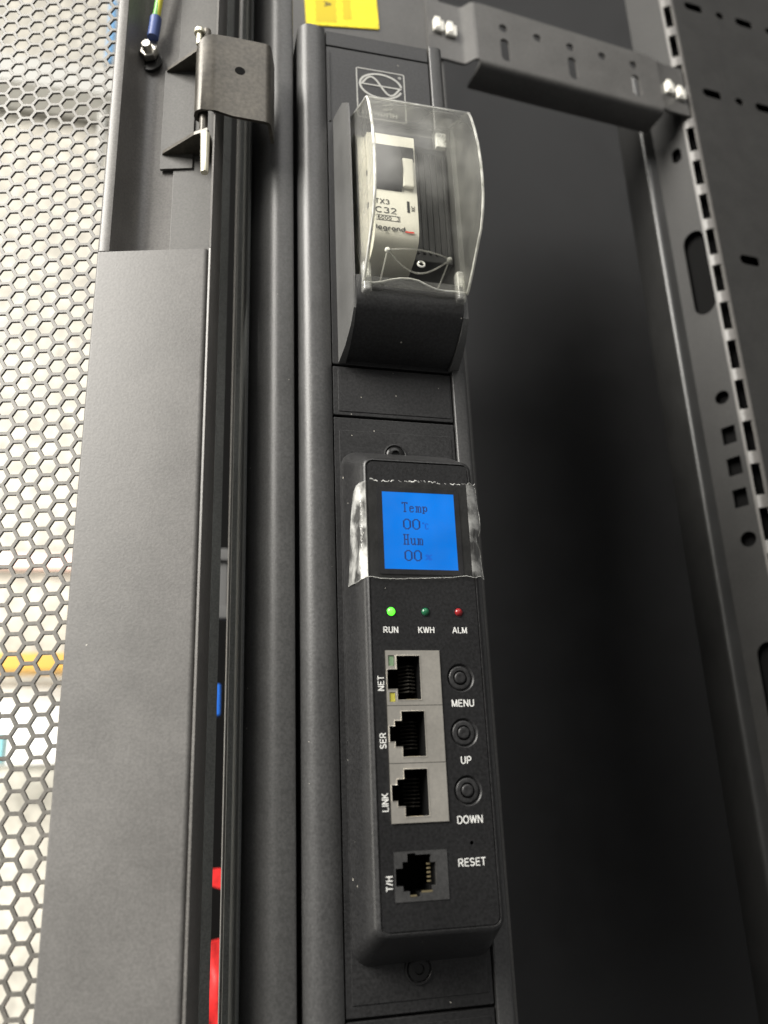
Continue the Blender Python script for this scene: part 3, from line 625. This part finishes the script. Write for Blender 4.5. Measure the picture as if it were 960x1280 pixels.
MB().ribbon(rect(5.2, 13.4, 84.9, 86.8), 0.22, -4.08, True).build('rating_box', 'print_dark', cb)
text('6000  3', 1.3, 9.4, -4.1, 85.85, 'print_dark', cb, sx=1.2)
text('legrand', 1.8, 9.95, -4.1, 82.0, 'print_dark', cb, sx=1.22, bold=0.2)
MB().add([(15.0, -4.1, 80.9), (18.0, -4.1, 80.9), (18.0, -4.1, 81.5), (15.0, -4.1, 81.5)], [(0, 1, 2, 3)]).build('red_bar', 'print_red', cb)
MB().add([(16.0, -4.1, 89.0), (16.9, -4.1, 89.0), (16.9, -4.1, 93.6), (16.0, -4.1, 93.6)], [(0, 1, 2, 3)]).build('black_bar', 'print_dark', cb)
text('XIC', 1.2, 18.1, -4.1, 90.8, 'print_dark', cb, rot=90)

# ---- display module
def ring(x0, x1, z0, z1, r, y): return [(x, y, z) for x, z in rrect(x0, x1, z0, z1, r, 5)]
hz = MB().loops([ring(-3.9, 36.5, -139.3, 10.9, 5.0, 19.9), ring(-3.7, 36.3, -138.9, 10.5, 4.9, 18.6), ring(-1.75, 33.6, -130.7, 2.2, 3.4, 2.2), ring(-1.3, 33.2, -130.1, 1.6, 3.0, .95), ring(-0.75, 32.65, -129.5, 1.0, 2.6, 0.32),
                 ring(-0.35, 32.2, -129.0, 0.55, 2.2, 0.2), ring(-0.05, 31.95, -128.75, 0.25, 2.0, 0.6), ring(0.3, 31.6, -128.4, -0.1, 1.8, 0.6)], cap0=True, cap1=False); hz.wn = True; hz = hz.build('module_housing', 'housing', pdu, smooth=50)
def jack_open(zc, kind):
    """stepped opening with its latch side to the left; zc = jack centre height"""
    if kind == 'net':
        return [(13.4, zc - 6.2), (13.4, zc + 6.1), (6.5, zc + 6.1), (6.5, zc + 2.3), (3.7, zc + 2.3), (3.7, zc - 3.2), (6.5, zc - 3.2), (6.5, zc - 6.2)]
    return [(14.0, zc - 6.1), (14.0, zc + 6.1), (7.3, zc + 6.1), (7.3, zc + 3.6), (5.3, zc + 3.6), (5.3, zc + 2.2), (3.7, zc + 2.2), (3.7, zc - 2.0), (5.3, zc - 2.0), (5.3, zc - 3.4), (7.3, zc - 3.4), (7.3, zc - 6.1)]
JZ = [(-64.7, 'net'), (-79.95, 'ser'), (-95.2, 'link')]
BZ = [-64.82, -79.96, -95.21]
th_open = [(13.9, -119.8), (13.9, -118.2), (15.0, -118.2), (15.0, -112.6), (13.7, -112.6), (13.7, -110.6), (9.6, -110.6), (9.6, -110.2), (7.3, -110.2), (7.3, -112.2), (5.9, -112.2), (5.9, -113.7), (4.0, -113.7), (4.0, -118.0), (5.9, -118.0), (5.9, -119.3), (7.6, -119.3), (7.6, -120.7), (10.6, -120.7), (10.6, -119.8)]
fholes = [rect(3.42, 19.33, -102.78, -57.16), rect(3.66, 18.28, -121.78, -109.64)] + [circle(25.31, z, 4.05, 28) for z in BZ] + [circle(25.4, -108.5, 0.55, 12)]
MB().sheet(rrect(0.2, 31.7, -128.5, 0.0, 1.8, 5), fholes, 0.12, 1.2).build('front_panel', 'face', pdu, smooth=20)
MB().box(2, 30, 13.2, 14, -126, -2).build('inner_board', 'cavity', pdu)
# sockets: shield with a real stepped opening, dark cavity behind, contacts
for (zc, kind), word in zip(JZ, ('NET', 'SER', 'LINK')):
    hh = 7.55
    holes_ = [jack_open(zc, kind)]
    if kind == 'net': holes_ += [rect(4.2, 5.9, zc + 3.2, zc + 6.2), rect(4.2, 5.9, zc - 6.6, zc - 4.0)]
    jk = MB().sheet(rect(3.46, 19.3, zc - hh, zc + hh), holes_, -0.25, 0.15).build('network_socket', 'shield', pdu, smooth=20)
    MB().tube([(p[0], -0.3, p[1]) for p in holes_[0]] + [(holes_[0][0][0], -0.3, holes_[0][0][1])], 0.16, 6).build('opening_lip', 'shield', jk)
    # cavity walls
    op = jack_open(zc, kind); n = len(op); m_ = MB()
    m_.add([(p[0], 0.15, p[1]) for p in op] + [(p[0], 11, p[1]) for p in op], [(i, (i + 1) % n, n + (i + 1) % n, n + i) for i in range(n)])
    tri = tessellate_polygon([[Vector((p[0], p[1], 0)) for p in op]])
    b0 = len(m_.v); m_.add([(p[0], 11, p[1]) for p in op], [tuple(t) for t in tri]); m_.build('cavity', 'cavity', jk, smooth=0)
    xr = 13.2 if kind == 'net' else 13.8
    for k in range(8):
        z = zc - 3.6 + k * 1.02
        if kind == 'net':
            MB().tube([(xr, 9.0, z), (xr - .5, 4.0, z), (xr - 2.6, 2.6, z), (xr - 4.6, 6.0, z)], 0.22, 6).build('contact', 'gold' if False else 'contact', jk)
        else:
            MB().tube([(xr, 9.5, z), (xr - .6, 6.0, z), (xr - 2.6, 4.8, z), (xr - 4.6, 8.0, z)], 0.2, 6).build('contact', 'contact', jk)
    MB().box(8.6 if kind != 'net' else 9.2, 12.4, 0.3, 0.6, zc - 6.3, zc - 5.85).build('spring_tongue', 'gold', jk)
    if kind == 'net':
        MB().box(4.25, 5.85, 0.0, 3, zc + 3.25, zc + 6.15, .1).build('indicator_lamp', 'jack_green', jk)
        MB().box(4.25, 5.85, 0.0, 3, zc - 6.55, zc - 4.05, .1).build('indicator_lamp', 'jack_yellow', jk)
th = MB().sheet(rect(3.7, 18.24, -121.74, -109.68), [th_open], -0.05, 1.0).build('sensor_socket', 'socket', pdu, smooth=20)
n = len(th_open); m_ = MB(); m_.add([(p[0], 1.0, p[1]) for p in th_open] + [(p[0], 11, p[1]) for p in th_open], [(i, (i + 1) % n, n + (i + 1) % n, n + i) for i in range(n)]); m_.build('cavity', 'cavity', th, smooth=0)
for k in range(5):
    z = -117.3 + k * 1.05
    MB().box(13.0, 14.1, 2.0, 2.4, z - .24, z + .24, .08).build('contact', 'gold', th)
MB().box(10.8, 13.8, 0.2, 0.5, -119.75, -119.3).box(7.8, 9.6, 0.4, .7, -120.6, -120.2).build('spring_tongue', 'gold', th)
# push buttons set in dished rings
for z in BZ:
    bt = MB().lathe((25.31, 0.12, z), [(4.05, 0.0), (3.95, 0.05), (3.75, 0.75), (3.5, 0.85), (3.2, 0.35), (2.9, 0.25), (2.1, 0.3), (1.95, 0.9)], 36).build('button_ring', 'housing', pdu, smooth=60)
    MB().lathe((25.31, 0.12, z), [(0.02, 0.12), (0.6, 0.06), (1.25, -0.05), (1.55, 0.05), (1.7, 0.35), (1.72, 1.0)], 28).build('button_cap', 'panel', bt, smooth=60)
MB().lathe((25.4, 0.3, -108.5), [(0.02, 3), (0.5, 2.9), (0.55, 0.0)], 12).build('reset_hole', 'cavity', pdu)
# indicator lamps
for x, mname in ((5.73, 'led_on'), (15.98, 'led_green'), (26.1, 'led_red')):
    MB().lathe((x, 0.12, -45.97), [(0.02, -0.75), (0.5, -0.68), (0.95, -0.42), (1.2, 0.0), (1.22, .3)], 20).build('indicator_lamp', mname, pdu, smooth=60)
    MB().lathe((x, 0.1, -45.97), [(1.3, -0.06), (1.5, -0.06), (1.55, 0.05)], 24).build('lamp_collar', 'bezel', pdu)
for x, wd in ((5.4, 'RUN'), (15.9, 'KWH'), (26.0, 'ALM')): text(wd, 1.75, x, 0.06, -51.25, 'ink', pdu)
for x, z, wd in ((25.5, -71.9, 'MENU'), (25.3, -87.25, 'UP'), (25.3, -102.6, 'DOWN'), (25.1, -113.2, 'RESET')): text(wd, 1.95, x, 0.06, z, 'ink', pdu)
for z, wd in ((-66.2, 'NET'), (-81.6, 'SER'), (-97.4, 'LINK')): text(wd, 1.75, 1.95, 0.06, z, 'ink', pdu, rot=90)
text('T/H', 1.75, 2.3, 0.06, -117.2, 'ink', pdu, rot=90)
# display: raised bezel, backlit pane and pixel characters
sc_ = MB().sheet(rrect(2.7, 28.3, -35.0, -8.2, 0.6, 3), [rect(4.3, 26.8, -33.5, -9.6)], -0.25, 0.4).build('display_bezel', 'bezel', pdu)
MB().add([(4.25, -0.02, -33.55), (26.85, -0.02, -33.55), (26.85, -0.02, -9.55), (4.25, -0.02, -9.55)], [(0, 1, 2, 3)]).build('screen', 'screen', sc_, smooth=0)
GL = {
'T': ['1111111','1001001','0001000','0001000','0001000','0001000','0001000','0001000','0001000','0001000','0011100'],
'e': ['0000000','0000000','0000000','0000000','0011100','0100010','0111110','0100000','0100000','0100010','0011100'],
'm': ['0000000','0000000','0000000','0000000','1110110','0101001','0101001','0101001','0101001','0101001','1101011'],
'p': ['0000000','0000000','0000000','0000000','1101100','0110010','0100010','0100010','0110010','0101100','0100000','1110000'],
'H': ['1110111','0100010','0100010','0100010','0100010','0111110','0100010','0100010','0100010','0100010','1110111'],
'u': ['0000000','0000000','0000000','0000000','1100110','0100010','0100010','0100010','0100010','0100110','0011011'],
'0': ['0011100','0100010','1000001','1000001','1000001','1000001','1000001','1000001','1000001','0100010','0011100'],
'C': ['1100000','1100110','0001001','0001000','0001000','0001000','0001000','0001001','0000110'],
'%': ['0110001','1001010','0110100','0001000','0010110','0101001','1000110'],
}
def lcd(word, x, ztop, pw, ph, adv, mat):
    for ch in word:
        m_ = MB()
        for r_, row in enumerate(GL[ch]):
            c0 = 0
            while c0 < len(row):
                if row[c0] == '1':
                    c1 = c0
                    while c1 < len(row) and row[c1] == '1': c1 += 1
                    xa, xb = x + c0 * pw, x + c1 * pw + pw * .5; za = ztop - r_ * ph; zb_ = za - ph * 1.15
                    m_.add([(xa, -0.06, zb_), (xb, -0.06, zb_), (xb, -0.06, za), (xa, -0.06, za)], [(0, 1, 2, 3)]); c0 = c1
                else: c0 += 1
        m_.build('character', mat, sc_, smooth=0); x += adv
lcd('Temp', 10.3, -12.7, 0.25, 0.285, 2.1, 'lcdink')
lcd('00', 10.45, -17.9, 0.33, 0.30, 2.85, 'lcdink'); lcd('C', 16.4, -18.9, 0.26, 0.24, 2, 'lcdfaint')
lcd('Hum', 10.3, -22.7, 0.25, 0.30, 2.1, 'lcdink')
lcd('00', 10.45, -27.6, 0.33, 0.30, 2.85, 'lcdink'); lcd('%', 16.8, -28.8, 0.28, 0.25, 2, 'lcdfaint')

# ---- clear protective film stuck over the display, its ends folded back
xs_ = [(-2.9, 13.5), (-2.5, 10.5), (-1.9, 6.6), (-1.2, 3.4), (-1.4, 1.2), (-0.7, 0.0), (0.6, -0.35), (2.4, -0.42), (8, -0.44), (16, -0.46), (24, -0.44), (29, -0.42), (31.0, -0.4), (32.1, -0.05), (33.0, 0.5), (34.0, 0.9), (34.9, 1.7), (35.2, 2.4)]
nz = 26; m_ = MB(); vs = []; nx = len(xs_)
rnd = random.Random(3)
for j in range(nz + 1):
    t = j / nz
    for i, (x, y) in enumerate(xs_):
        wing = max(0, (4 - i) / 4) if i < 5 else max(0, (i - 12) / 5)
        zt = -6.4 - 0.25 * math.sin(i * 1.9) + (0.5 if i > 12 else 0) - (1.2 * wing if i < 5 else 0)
        zl = -36.2 + 0.35 * math.sin(i * 1.3 + 1) + (0.9 if i > 10 else 0) + (0.4 * wing if i < 5 else 0)
        z = zt + (zl - zt) * t
        ww = 0.9 * (wing if i > 5 else 0) * math.sin(t * 9 + i) + (0.16 * (math.sin(i * 2.2) + math.sin(i * 5.1)) * math.exp(-t * 16))
        pinch = -1.1 * wing * math.exp(-((t - .6) / .06) ** 2) if i > 12 else 0
        if i < 5:
            y = [13.5, 10.5, 7.0, 4.2, 2.2][i] * (0.55 + 0.55 * t); x = -1.75 - (y - 2.2) * 0.119 - 0.42 - .25 * math.sin(t * 5 + i)
        vs.append((x + (ww * .35 if i > 12 or i < 5 else 0) + pinch, y - abs(ww) * .5 - 0.05 * abs(math.sin(t * 21 + i)), z))
fs = [(j * nx + i, j * nx + i + 1, (j + 1) * nx + i + 1, (j + 1) * nx + i) for j in range(nz) for i in range(nx - 1)]
film = thing('protective_film', 'crinkled clear protective film stuck across the blue display', 'film', (16, 0, -36))
mid = [f for f in fs if 5 <= f[0] % nx < 12]; wl = [f for f in fs if f[0] % nx < 5]; wrr = [f for f in fs if f[0] % nx >= 12]
m_.add(vs, mid).build('film_sheet', 'film', film, smooth=60)
MB().add(vs, wl).build('folded_end', 'film_wing', film, smooth=60)
MB().add(vs, wrr).build('folded_end', 'film_wing', film, smooth=60)
top = [(vs[i][0], vs[i][1] - .05, vs[i][2]) for i in range(nx)]
# upper, lower and right film edges; pale beads stand in for glints
def edge(path, r, jit, seed):
    rr = random.Random(seed); P = [Vector(p) for p in path]; out = []
    for a, b in zip(P, P[1:]):
        k = max(1, int((b - a).length / .45))
        for q in range(k): out.append(a.lerp(b, q / k) + Vector((0, -rr.random() * jit * .6, (rr.random() - .4) * jit)))
    out.append(P[-1]); return out
ee = edge(top[6:], .2, .6, 5); m_ = MB(); k0 = 0; rr = random.Random(11)
while k0 < len(ee) - 2:
    k1 = min(len(ee), k0 + rr.choice((2, 3, 4, 6)))
    if k1 - k0 > 1: m_.tube(ee[k0:k1], rr.uniform(.06, .2), 6)
    k0 = k1 + rr.choice((0, 0, 1, 2))
m_.build('glint_edge', 'film_edge', film)
MB().tube(edge([(p[0], p[1] - .05, p[2]) for p in vs[-nx:]], .15, .2, 8), 0.07, 6).build('glint_edge', 'film_edge', film)
MB().tube(edge([vs[j * nx + nx - 1] for j in range(nz + 1)], .15, .12, 9), 0.08, 6).build('glint_edge', 'film_edge', film)
